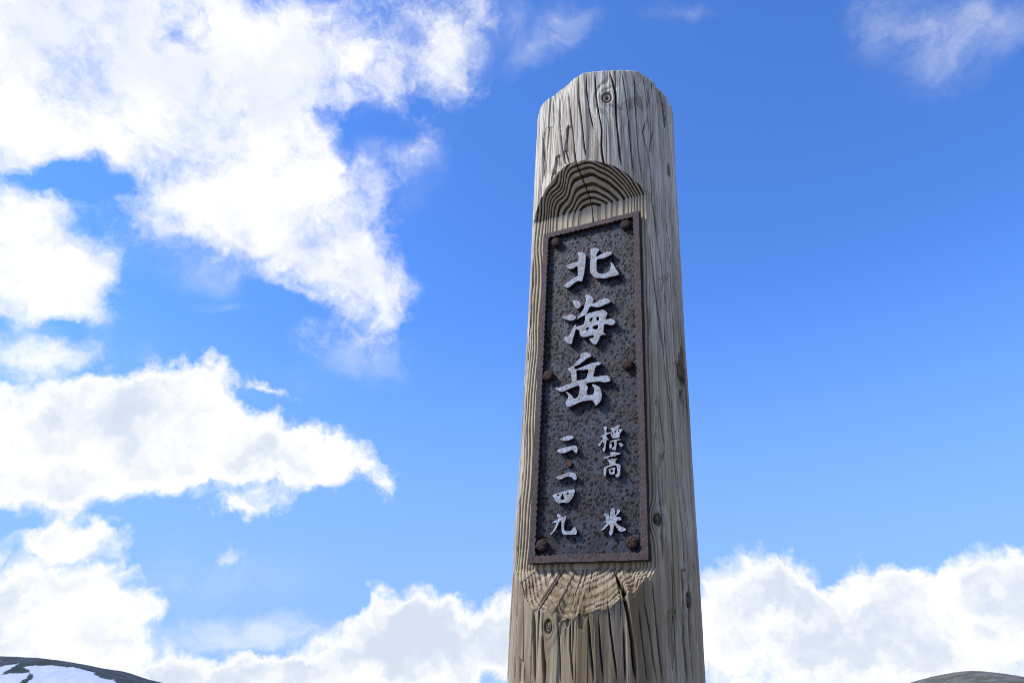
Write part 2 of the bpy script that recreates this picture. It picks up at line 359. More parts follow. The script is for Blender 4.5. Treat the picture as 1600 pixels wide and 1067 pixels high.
SNOWP = [[(-799.2, 32.8), (-582.1, 35.4), (-567.3, 34.7), (-568.1, 23.6), (-565.1, 0.9), (-783.4, -2.2)], [(-552.8, 30.1), (-544.9, 32.8), (-539.5, 26.8), (-538.0, 19.6), (-531.4, 21.6), (-516.4, 22.2), (-504.0, 4.1), (-556.6, 0.9), (-551.9, 20.3)], [(-534.1, 28.1), (-525.9, 30.1), (-489.3, 28.8), (-469.3, 21.6), (-446.1, 15.7), (-418.9, 7.3), (-495.9, 0.9), (-508.0, 18.3), (-520.8, 24.9)]]
make_hill('snowy_hill', 'dark rounded hill with snow patches at lower left', [(-1500, 10), (-1000, 36), (-760, 42), (-640, 42.2), (-598, 41.3), (-553, 39.7), (-506, 33.2), (-467, 23.6), (-427, 12.8), (-380, -2), (-300, -20), (-250, -26)], 900, 170, 400, HL, -1500, -250, 620, 260, SNOWP, 3)
make_hill('grassy_hill', 'green and grey rounded hilltop at lower right', [(600, -25), (740, -6), (797, 21.3), (825, 31.6), (864, 41.6), (890, 43.6), (938, 38.2), (984, 28), (1060, 8), (1160, -8), (1400, -25)], 1500, 260, 400, HR, 600, 1400, 400, 160, None, 21)

# ------------------------------------------------------------------ the wooden post
post = bpy.data.objects.new('wooden_signpost', None); S.collection.objects.link(post); post.matrix_world = POST
tag(post, 'weathered grey log signpost with a rusty iron nameplate', 'signpost')
CRACKS = [
  (0.0011, 0.008, [(21.37, 0.8301), (19.54, 0.853), (18.29, 0.8841), (18.9, 0.9155), (16.33, 0.9608), (14.32, 1.0034), (13.54, 1.06)]),
  (0.0013, 0.01, [(33.02, 0.8355), (31.36, 0.8847), (29.66, 0.9399), (29.24, 1.0061), (25.43, 1.0574)]),
  (0.0012, 0.009, [(7.04, 0.8615), (5.21, 0.89), (3.33, 0.9395), (0.13, 1.005), (-0.25, 1.0576)]),
  (0.0013, 0.01, [(8.3, 0.7253), (7.59, 0.7467), (4.82, 0.7988), (2.08, 0.823), (-0.77, 0.848), (-2.41, 0.8805), (-5.0, 0.9311), (-7.78, 0.9842), (-9.94, 1.0388)]),
  (0.0011, 0.008, [(-10.9, 0.8583), (-14.91, 0.919), (-18.48, 0.9824), (-20.44, 1.0443)]),
  (0.0009, 0.007, [(42.52, 0.8216), (41.51, 0.8586), (39.43, 0.936), (37.14, 0.9965), (34.11, 1.0596)]),
  (0.0009, 0.007, [(57.1, 0.9243), (55.68, 0.9592), (54.0, 1.0117), (50.75, 1.0687)]),
  (0.0011, 0.008, [(62.77, 0.7085), (60.72, 0.7295), (57.64, 0.7797), (56.96, 0.8345), (55.97, 0.8716), (52.5, 0.8991), (50.58, 0.925), (53.26, 0.9563)]),
  (0.001, 0.007, [(55.71, 0.8752), (57.28, 0.9045), (61.37, 0.9461)]),
  (0.0009, 0.007, [(76.91, 0.9775), (74.04, 1.0084), (70.65, 1.0567)]),
  (0.0009, 0.007, [(80.14, 0.9899), (80.92, 1.0346), (78.43, 1.0651)]),
  (0.0009, 0.007, [(-37.61, 0.8666), (-37.93, 0.9158), (-40.5, 0.9842)]),
  (0.0009, 0.007, [(-25.09, 0.9764), (-26.86, 1.0097), (-28.98, 1.0535)]),
  (0.0009, 0.007, [(81.21, 0.8653), (81.17, 0.9009)]),
  (0.0009, 0.007, [(20.15, 0.8491), (17.69, 0.8687)]),
  (0.0009, 0.007, [(12.57, 0.9216), (9.18, 0.9682), (6.69, 1.0207), (7.06, 1.0597)]),
  (0.0009, 0.007, [(49.13, 0.8044), (46.18, 0.8931), (44.63, 0.9808), (43.14, 1.0567)]),
  (0.0009, 0.007, [(-7.17, 0.858), (-11.36, 0.8942), (-9.74, 0.9531)]),
  (0.0009, 0.007, [(103.39, 1.0478), (103.41, 1.0843)]),
  (0.0017, 0.016, [(-13.28, 0.0174), (-15.44, 0.0675), (-16.89, 0.107)]),
  (0.0008, 0.009, [(-3.45, 0.0183), (-4.68, 0.0677), (-5.92, 0.1065)]),
  (0.001, 0.007, [(3.97, 0.0191), (1.83, 0.0586), (1.44, 0.0987)]),
  (0.001, 0.007, [(6.98, 0.0873), (6.77, 0.1184)]),
  (0.001, 0.007, [(14.96, 0.0204), (13.17, 0.0596), (11.73, 0.0992)]),
  (0.0009, 0.01, [(27.23, 0.0221), (24.07, 0.0795), (22.44, 0.1157)]),
  (0.0017, 0.016, [(36.83, 0.0234), (35.09, 0.0717), (32.74, 0.1094), (29.88, 0.1443), (27.32, 0.1642)]),
  (0.0008, 0.009, [(49.0, 0.0252), (45.12, 0.0829), (41.86, 0.1227)]),
  (0.0009, 0.01, [(52.96, 0.0258), (51.51, 0.056), (49.65, 0.0933), (47.97, 0.146)]),
  (0.0017, 0.016, [(70.24, 0.0281), (68.46, 0.0781), (71.78, 0.1698)]),
  (0.0008, 0.009, [(-44.26, 0.0569), (-52.94, 0.1455)]),
  (0.001, 0.007, [(-39.5, 0.016), (-41.8, 0.0527)]),
  (0.0017, 0.016, [(75.84, 0.0288), (76.52, 0.0798), (77.63, 0.1614)]),
  (0.0008, 0.009, [(-30.66, 0.0163), (-31.92, 0.0681), (-34.0, 0.1173)]),
  (0.001, 0.007, [(19.88, 0.0211), (18.21, 0.0601), (17.32, 0.0996)]),
  (0.0009, 0.007, [(5.17, 0.1505), (4.61, 0.1628)]),
  (0.0009, 0.007, [(9.85, 0.1265), (9.75, 0.1465)]),
  (0.0009, 0.01, [(61.72, 0.027), (61.68, 0.1156), (62.02, 0.1769)]),
  (0.0017, 0.016, [(-21.43, 0.0168), (-24.61, 0.1037)]),
  (0.0008, 0.009, [(43.42, 0.0244), (41.19, 0.0635), (38.97, 0.1105)]),
  (0.001, 0.007, [(31.35, 0.0227), (30.9, 0.0899)]),
  (0.0009, 0.007, [(74.54, 0.1688), (75.13, 0.2145), (72.7, 0.2538), (69.83, 0.3155), (68.82, 0.4008), (64.67, 0.4652), (58.78, 0.5445)]),
  (0.0009, 0.007, [(71.29, 0.3987), (68.08, 0.4598), (64.41, 0.5493)]),
  (0.0009, 0.007, [(60.45, 0.3318), (57.61, 0.382), (55.46, 0.4191)]),
  (0.0009, 0.007, [(81.32, 0.4185), (79.69, 0.4993)]),
  (0.0009, 0.007, [(46.53, 0.1723), (45.87, 0.236), (46.57, 0.3764), (46.68, 0.4943)]),
  (0.0009, 0.007, [(82.57, 0.2247), (78.25, 0.2847)]),
  (0.0009, 0.007, [(75.13, 0.2145), (72.41, 0.317), (69.67, 0.4289)]),
  (0.0009, 0.007, [(56.15, 0.1751), (56.27, 0.2231), (54.36, 0.3073)]),
  (0.0009, 0.007, [(69.81, 0.5707), (65.41, 0.6252), (62.02, 0.6833), (58.71, 0.744)]),
  (0.0009, 0.007, [(66.96, 0.44), (63.61, 0.455), (62.68, 0.5079), (58.92, 0.5635), (56.49, 0.6169), (53.91, 0.707)]),
  (0.0009, 0.007, [(86.21, 0.5595), (83.33, 0.6156), (76.37, 0.6843), (70.54, 0.7581)]),
  (0.0009, 0.007, [(47.81, 0.445), (48.41, 0.5816), (47.44, 0.7018)]),
  (0.0009, 0.007, [(93.01, 0.5975), (87.31, 0.7157), (82.52, 0.7754)])]
KNOTS = [(22.46, .9955, .0095, 1), (-11.5, .084, .0065, 1), (53.0, .2287, .0065, 1), (76.5, .1295, .0075, 1), (-60.0, .218, .010, 0), (-19.5, .826, .009, 0)]
FLAKES = [
  (0.003, [(-11.24, 0.9468), (-8.97, 0.953), (-6.64, 0.9473), (-4.45, 0.9184), (-3.9, 0.8898), (-6.02, 0.8587), (-10.13, 0.8574), (-12.21, 0.8755), (-13.4, 0.8928), (-10.6, 0.8953)]),
  (0.0026, [(-20.15, 0.8902), (-16.15, 0.8905), (-13.83, 0.8775), (-12.93, 0.8588), (-15.63, 0.8563), (-17.94, 0.8439), (-25.1, 0.8365), (-22.59, 0.8542), (-20.89, 0.8714)]),
  (0.001, [(31.7, 0.967), (37.1, 0.9902), (44.82, 1.002), (44.37, 1.0316), (46.98, 1.0297), (51.62, 1.011), (54.79, 0.9872), (51.18, 0.9747), (47.1, 0.9831), (42.5, 0.9791), (38.28, 0.9638), (34.3, 0.9639)]),
  (0.001, [(-40.31, 0.9795), (-33.35, 0.9873), (-25.09, 0.9764), (-24.01, 0.9245), (-26.05, 0.8792), (-32.1, 0.8572), (-37.92, 0.8751)]),
  (0.005, [(70.65, 1.0567), (74.32, 1.0614), (79.11, 1.018), (80.29, 0.9859), (75.49, 0.9737), (73.53, 1.0075)]),
  (0.002, [(58.93, 1.0618), (61.63, 1.0614), (60.3, 1.0375), (58.15, 1.0128), (55.16, 0.9793), (54.82, 1.0127)]),
  (0.0035, [(79.51, 0.896), (83.54, 0.8971), (83.8, 0.8737), (80.18, 0.8616), (77.79, 0.8713)]),
  (0.004, [(75.13, 0.4844), (83.44, 0.4967), (94.48, 0.4997), (91.63, 0.4648), (84.71, 0.4214), (78.76, 0.4243), (75.34, 0.4496)]),
  (0.002, [(85.12, 0.5265), (94.24, 0.5279), (92.9, 0.5002), (84.83, 0.4981), (79.49, 0.4949)]),
  (0.0018, [(52.65, 0.3944), (55.25, 0.4073), (56.65, 0.3814), (56.43, 0.3701), (55.05, 0.3656), (51.68, 0.3346)]),
  (0.0016, [(53.5, 0.3087), (56.44, 0.3225), (60.41, 0.33), (59.89, 0.3243), (57.16, 0.3122), (54.99, 0.2935), (53.23, 0.2928)]),
  (0.0025, [(76.5, 0.4887), (84.16, 0.499), (92.02, 0.5257), (94.67, 0.5116), (92.0, 0.4624), (76.96, 0.4483)]),
  (0.0014, [(60.87, 0.6268), (62.25, 0.6221), (73.1, 0.649), (75.05, 0.6467), (64.38, 0.6152), (62.98, 0.6005), (61.5, 0.6006)]),
  (0.004, [(68.64, 0.1687), (76.17, 0.171), (75.42, 0.1665), (69.29, 0.1658)]),
  (0.0015, [(83.08, 0.1806), (87.94, 0.1815), (87.02, 0.1702), (82.29, 0.1678)]),
  (0.0016, [(58.0, 0.1107), (63.58, 0.1161), (61.99, 0.1038), (59.28, 0.0915), (59.48, 0.0762), (60.96, 0.0652), (59.2, 0.0416), (56.4, 0.0402), (55.89, 0.0661), (55.96, 0.0946)]),
  (0.001, [(-15.11, 0.1069), (-6.37, 0.1026), (-9.35, 0.0947), (-12.45, 0.087), (-14.63, 0.0949)]),
  (0.0022, [(-5.3, 0.0986), (1.46, 0.0967), (0.64, 0.0851), (-2.17, 0.0831), (-4.97, 0.0888)]),
  (0.0022, [(6.85, 0.1066), (12.15, 0.1031), (10.45, 0.0952), (8.78, 0.0798), (7.01, 0.0816), (6.46, 0.0969)]),
  (0.0018, [(-36.4, 0.0446), (-32.58, 0.0425), (-28.02, 0.0291), (-28.31, 0.0164), (-34.08, 0.0161)])]
DF, RL = .084, .137
def make_log():
    cols = np.concatenate([np.arange(-78, 122, .21), np.arange(124, 280, 1.6)])
    ph = np.radians(cols); NC = len(cols); Rb = RL
    phs = np.where(cols > 180, cols-360, cols)
    # top rim is not quite round: hewn flats with blunt corners
    rim = np.interp(phs, [-180, -120, -70, -43, -29, -12, 6, 22, 46, 62, 79, 105, 180], [.137, .138, .1375, .1395, .1325, .131, .1425, .1375, .1465, .1385, .138, .139, .137])
    xq = Rb*np.cos(ph); dx = np.maximum(xq-DF, 0)
    ledge_w = .006*(vn(phs*.12+5, phs*0, phs*0, 3)-.5)
    z0 = np.full(NC, .790); z1 = np.full(NC, .166)
    eps = .003
    zt = z0 + np.maximum(1.22*dx*(1+.10*(vn(phs*.09+9, phs*0, phs*0, 4)-.5)) + ledge_w*sst(dx, 0, .01), eps)
    zb = z1 - np.maximum(1.33*dx*(1+.12*(vn(phs*.08+2, phs*0, phs*0, 6)-.5)) + (.010*(vn(phs*.30+5, phs*0, phs*0, 3)-.5)+.0016*(vn(phs*1.1+5, phs*0, phs*0, 13)-.5))*sst(dx, 0, .02), eps)
    rflat = np.minimum(Rb, np.where(np.cos(ph) > .2, DF/np.maximum(np.cos(ph), .2), 9))
    rows_r = []; rows_z = []; seg = []
    def addrows(ra, rb_, za, zb_, n, s, ease=None):
        for t in np.linspace(0, 1, n, endpoint=False):
            rows_r.append(ra+(rb_-ra)*t); rows_z.append(za+(zb_-za)*t); seg.append(s)
    RbA = np.full(NC, Rb)
    addrows(RbA, RbA, np.full(NC, -1.62), np.full(NC, -.06), 50, 0)
    addrows(RbA, RbA, np.full(NC, -.06), zb, 125, 0)
    addrows(RbA, rflat, zb, z1, 75, 1)
    addrows(rflat, rflat, z1, z0, 330, 2)
    addrows(rflat, RbA, z0, zt, 95, 3)
    addrows(RbA, RbA, zt, np.full(NC, 1.064), 150, 4)
    rows_r.append(RbA); rows_z.append(np.full(NC, 1.064)); seg.append(4)
    Rr = np.array(rows_r); Z = np.array(rows_z); seg = np.array(seg)[:, None]*np.ones((1, NC))
    PH = np.broadcast_to(ph, Rr.shape)
    # blunt corners towards the rim
    outer = np.clip((Rr-DF)/(Rb-DF), 0, 1)
    Rr = Rr + (rim-Rb)*np.exp(-(1.064-Z)/.10)*(seg == 4)
    X = Rr*np.sin(PH); Y = -Rr*np.cos(PH)
    def normals(X, Y, Z):
        P = np.stack([X, Y, Z], -1)
        dc_ = np.roll(P, -1, 1)-np.roll(P, 1, 1); dr = np.gradient(P, axis=0)
        # a very short row step would make the cross product unstable: fall back on its neighbours
        N = np.cross(dc_, dr); L = np.linalg.norm(N, axis=-1, keepdims=True)
        N = N/np.maximum(L, 1e-12)
        for _ in range(2):
            N[1:-1] = N[:-2]+2*N[1:-1]+N[2:]; N /= np.maximum(np.linalg.norm(N, axis=-1, keepdims=True), 1e-9)
        return N
    N = normals(X, Y, Z)
    incut = (np.cos(PH) > DF/Rb)
    cutE = sst(dx, 0, .004)[None, :]*np.ones_like(Z)           # 1 inside the notch columns
    mD = (seg == 3)*cutE; mB = (seg == 1)*cutE; mC = (seg == 2)*cutE
    mcut = np.maximum(np.maximum(mD, mB), mC); mout = 1-mcut
    arc = PH*Rb
    # --- growth rings as a solid texture round the pith
    px_, py_ = .004, .050
    def rho(X, Y, Z):
        return np.hypot(X-px_, (Y+.028)*.86)
    kn = np.zeros_like(X); khole = np.zeros_like(X); kring = np.zeros_like(X); bulge = np.zeros_like(X)
    phw = np.where(np.degrees(PH) > 180, np.degrees(PH)-360, np.degrees(PH))
    for a, z, r, full in KNOTS:
        du = R_(1)*(phw-a)*Rb; dz = Z-z
        d = np.hypot(du, dz*.72)/r
        bulge += np.exp(-(d/2.2)**2)
        kn = np.maximum(kn, np.exp(-(d/.75)**4))
        kring = np.maximum(kring, np.exp(-((d-.85)/.18)**2)*full)
        khole = np.maximum(khole, sst(d, .6, .3)*full)
    rh = rho(X, Y, Z) + .0034*(fbm(X*7+3, Y*7+3, Z*3.2, 1, 11)-.5) + .012*sst(phw, -30, -48)*(fbm(X*26+3, Y*26+3, Z*9.5, 2, 13)-.5) + .0022*(fbm(X*45, Y*45, Z*14, 2, 12)-.5) + bulge*.010
    per = .0054 - .0012*sst(rh, .05, .12)
    phase = (rh/.0066 + sst(rh, .09, .125)*2.2) + .7*vn(rh*60, rh*0+3, rh*0, 8)
    tt = phase-np.floor(phase)
    ringamp = .6+.6*vn(np.floor(phase)*1.0, rh*0, rh*0, 9)
    q = sst(tt, .30, .44)*(1-sst(tt, .93, 1.0))
    # --- relief
    h = np.zeros_like(X)
    sideband = sst(np.abs(X-px_), .052, .085)
    h -= mD*(1-q)*.0075*ringamp*(.65+.5*vn(X*40, Y*40, Z*40, 31))
    h -= mC*(1-q)*(.0010+.0008*sideband)*ringamp
    bn = fbm(arc*95+4, arc*0, Z*75, 2, 41)
    blk = vn(np.floor(arc*130+2*vn(arc*20, Z*30, Z*0, 3)), np.floor(phase), Z*0, 44)
    h -= mB*((1-q)*.0015*(.3+1.2*bn) + .0016*blk*sst(bn, .35, .6) + .0022*(fbm(arc*60, Y*30, Z*20, 3, 45, .5)-.5) + .0022*sst(vn(arc*85, arc*0, Z*5, 47), .62, .68))
    # outside of the log: soft rings show as flames, fibres stand up along the grain
    h -= mout*(1-q)*.0009*sst(vn(arc*16+3, arc*0, Z*4, 55), .3, .75)*ringamp
    h += (mout+.25*mC+.15*mD)*((fbm(arc*330, arc*0+1, Z*5, 3, 61, .6)-.5)*.0010 + (fbm(arc*95, arc*0+4, Z*2.2, 3, 62)-.5)*.0014)
    h += mout*((fbm(arc*18, arc*0, Z*3.0, 3, 63)-.5)*.0040)
    # layers that have flaked away, with a sharp edge pointing along the grain
    fl = fbm(arc*42+8, arc*0, Z*2.2+.25*vn(arc*160, Z*4, Z*0, 70), 3, 71)
    flake = sst(fl, .585, .600)
    h -= mout*flake*.0020
    fl2 = fbm(arc*24+40, arc*0, Z*1.7+9, 3, 73)
    h -= mout*sst(fl2, .60, .610)*.0022
    # peeled slot and scars on the right flank
    scar = np.zeros_like(X)
    jx = (vn(arc*260, Z*40, Z*0, 81)-.5)*1.3; jz = (vn(arc*200, Z*90, Z*0, 82)-.5)*.005
    edge = np.zeros_like(X)
    for dp, poly in FLAKES:
        sel = (Z > min(p[1] for p in poly)-.01) & (Z < max(p[1] for p in poly)+.01)
        k = np.zeros_like(X); k[sel] = in_poly(phw[sel]+jx[sel], Z[sel]+jz[sel], poly)
        g = (np.roll(k, 1, 1)+np.roll(k, -1, 1)+k)/3
        edge = np.maximum(edge, 1-np.abs(g*2-1)); scar = np.maximum(scar, k); h -= mout*g*dp*1.25
    # --- drying cracks
    crack = np.zeros_like(X)
    wob = (fbm(Z*30, Z*0, phw*.02, 2, 91)-.5)*.0016
    for wd, dp, pts in CRACKS:
        zs = [p[1] for p in pts]; an = [p[0] for p in pts]
        ac = np.interp(Z, zs, an); d = np.abs(R_(1)*(phw-ac)*Rb + wob*.7)
        tp = sst(Z, zs[0]-.004, zs[0]+.02)*sst(Z, zs[-1]+.004, zs[-1]-.02)
        wv = wd*(.75+.5*vn(Z*25+an[0], Z*0, Z*0, 93))*(.35+.65*tp)
        c = np.exp(-(d/np.maximum(wv, 1e-5))**2.2)*tp
        crack = np.maximum(crack, c*min(1, dp/.006)); h -= c*dp*(.5+.5*np.maximum(mout, mB))
    # fine hairline checks all over
    hl = vn(arc*150+.8*vn(Z*3, arc*9, Z*0, 5), arc*0, Z*.9, 95)
    hc = np.exp(-((hl-.5)/.030)**2)*sst(vn(arc*40, Z*6, Z*0, 96), .38, .62)
    h -= hc*(mout+.8*mB)*.0026
    h -= kring*.0045; h -= khole*.0025; h += bulge*.0018*(1-kn)
    # torn outline at the two long edges of the cut
    near = np.exp(-((np.abs(phw)-52.2)/5.0)**2)*((seg == 2)+(seg == 1)*.6)
    h -= near*(fbm(X*20, Y*20, Z*26, 3, 99)-.25)*.0060
    h *= sst(1.066-Z, 0, .0015)*.6+.4
    X = X+N[..., 0]*h; Y = Y+N[..., 1]*h; Z = Z+N[..., 2]*h
    # top: rim slightly uneven
    topw = np.exp(-(1.064-Z)/.004)
    Z = Z+topw*((fbm(arc*120, arc*0, arc*0, 3, 5)-.5)*.0030 + (vn(arc*14, arc*0, arc*0, 7)-.5)*.0040)
    Z = Z+1.5
    V = np.stack([X, Y, Z], -1); NR = V.shape[0]
    low = sst(.165-(Z-1.5), -.005, .03)*np.maximum(sst(np.cos(PH), .45, .8), 0)
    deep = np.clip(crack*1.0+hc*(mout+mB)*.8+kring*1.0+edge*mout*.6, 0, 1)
    knotA = np.clip(khole*.75+kn*(1-khole)*.3, 0, 1)
    # inner rings of the sawn top
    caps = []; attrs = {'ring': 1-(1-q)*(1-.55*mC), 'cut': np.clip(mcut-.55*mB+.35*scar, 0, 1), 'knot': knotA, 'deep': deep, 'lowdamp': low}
    for k in (.97, .9, .75, .5, .25, .02):
        c = V[-1].copy(); c[:, 0] *= k; c[:, 1] *= k; c[:, 2] = c[:, 2]*(.2+.8*(k > .95)) + (1.5+1.064)*(.8-.8*(k > .95)) + .001*(1-k); caps.append(c)
    V = np.concatenate([V, np.array(caps)], 0)
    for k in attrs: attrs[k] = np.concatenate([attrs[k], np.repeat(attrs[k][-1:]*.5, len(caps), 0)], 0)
    NR = V.shape[0]
    i = np.arange(NR-1)[:, None]*NC; j = np.arange(NC)[None, :]; j2 = (j+1) % NC
    F = np.stack([i+j, i+j2, i+NC+j2, i+NC+j], -1).reshape(-1, 4)
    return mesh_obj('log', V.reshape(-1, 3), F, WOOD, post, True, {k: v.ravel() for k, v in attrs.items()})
log = make_log()

# ------------------------------------------------------------------ the nameplate
PX, PZ = .00905, .4594+1.5
PW, PH_ = .1787, .5750
def from_curve(name, loops, depth, bev, mat, parent, y, seed=None, offset=(PX, PZ), res=2, side=None):
    """flat shape with holes given in millimetres, raised by depth, front face towards -Y"""
    cu = bpy.data.curves.new(name, 'CURVE'); cu.dimensions = '2D'; cu.fill_mode = 'BOTH'
    for lp in loops:
        sp = cu.splines.new('POLY'); sp.points.add(len(lp)-1); sp.use_cyclic_u = True
        for p, (x, z) in zip(sp.points, lp): p.co = (x*.001, z*.001, 0, 1)
    cu.extrude = depth/2; cu.bevel_depth = bev; cu.bevel_resolution = res; cu.offset = -bev
    tmp = bpy.data.objects.new('tmp', cu); S.collection.objects.link(tmp)
    dg = bpy.context.evaluated_depsgraph_get(); me = bpy.data.meshes.new_from_object(tmp.evaluated_get(dg))
    bpy.data.objects.remove(tmp); bpy.data.curves.remove(cu)
    me.name = name; me.transform(Matrix.Rotation(math.pi/2, 4, 'X'))
    me.materials.clear(); me.materials.append(mat)
    if side:                                        # side walls take a near-black iron with their shade painted in
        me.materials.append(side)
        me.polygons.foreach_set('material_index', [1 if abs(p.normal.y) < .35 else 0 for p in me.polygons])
    o = bpy.data.objects.new(name, me); S.collection.objects.link(o); o.parent = parent
    o.location = (offset[0], y+depth/2+bev, offset[1])
    return o
def smooth_loop(lp, n=3):
    """Catmull-Rom through the outline so that brush strokes have soft curves"""
    out = []; L = len(lp)
    for i in range(L):
        p0, p1, p2, p3 = [np.array(lp[(i+k) % L]) for k in (-1, 0, 1, 2)]
        for t in np.linspace(0, 1, n, endpoint=False):
            out.append(tuple(.5*((2*p1)+(-p0+p2)*t+(2*p0-5*p1+4*p2-p3)*t*t+(-p0+3*p1-3*p2+p3)*t**3)))
    return out

def make_plate():
    nx, nz = 150, 480
    w_, hh = PW/2-.001, PH_/2-.001
    xs = np.linspace(-w_, w_, nx); zs = np.linspace(-hh, hh, nz)
    X, Z = np.meshgrid(xs, zs); Y = -.0045 + (fbm(X*60+3, Z*60+3, X*0, 3, 3)-.5)*.0008 + (fbm(X*420+3, Z*420+3, X*0, 2, 4)-.5)*.0005
    V = np.stack([X, Y, Z], -1).reshape(-1, 3)
    i = np.arange(nz-1)[:, None]*nx; j = np.arange(nx-1)[None, :]
    F = np.stack([i+j, i+j+1, i+nx+j+1, i+nx+j], -1).reshape(-1, 4)
    # back and edges
    b = len(V); e = [(-w_, -hh), (w_, -hh), (w_, hh), (-w_, hh)]
    V = np.concatenate([V, np.array([(x, -.0045, z) for x, z in e]+[(x, .0012, z) for x, z in e])])
    Fe = [(b+k, b+(k+1) % 4, b+4+(k+1) % 4, b+4+k) for k in range(4)] + [(b+4, b+5, b+6, b+7)]
    F = np.concatenate([F, np.array(Fe)])
    o = mesh_obj('nameplate', V, F, PANEL, post, True); o.location = (PX, -.0850, PZ)
    return tag(o, 'long iron plate with blistered blue-grey paint and raised writing')
plate = make_plate()
def pt(o):  # keep a sub-part where it stands while parenting it to the plate
    o.parent = plate; o.location = Vector(o.location)-plate.location; return o
rs = random.Random(4)
def rim_loops():
    W2, H2 = PW*500, PH_*500
    def edge(n, f): return [f(k/n) for k in range(n)]
    outer = []
    for (x0, z0), (x1, z1) in (((-W2, -H2), (W2, -H2)), ((W2, -H2), (W2, H2)), ((W2, H2), (-W2, H2)), ((-W2, H2), (-W2, -H2))):
        n = int(max(abs(x1-x0), abs(z1-z0))/7)
        for k in range(n):
            t = k/n; jx = rs.uniform(-.35, .35); outer.append((x0+(x1-x0)*t+jx*(abs(z1-z0) > 1), z0+(z1-z0)*t+jx*(abs(x1-x0) > 1)))
    inner = []; b = 10.5; w_, hh = W2-b, H2-b
    for (x0, z0), (x1, z1) in (((-w_, -hh), (w_, -hh)), ((w_, -hh), (w_, hh)), ((w_, hh), (-w_, hh)), ((-w_, hh), (-w_, -hh))):
        Ln = max(abs(x1-x0), abs(z1-z0)); n = int(Ln/1.6); nxv = np.sign(x1-x0); nzv = np.sign(z1-z0)
        for k in range(n):
            t = (k+.5)/n; s = t*Ln
            wv = .85*math.sin(s*2*math.pi/9.1+1.5*math.sin(s*.021)+rs.uniform(-.4, .4)) + rs.uniform(-.4, .4)
            inner.append((x0+(x1-x0)*t-nzv*wv, z0+(z1-z0)*t+nxv*wv))
    return [outer, inner]
pt(from_curve('rim', rim_loops(), .0085, .0007, RUST, None, -.0968, side=SIDE_SHADE))

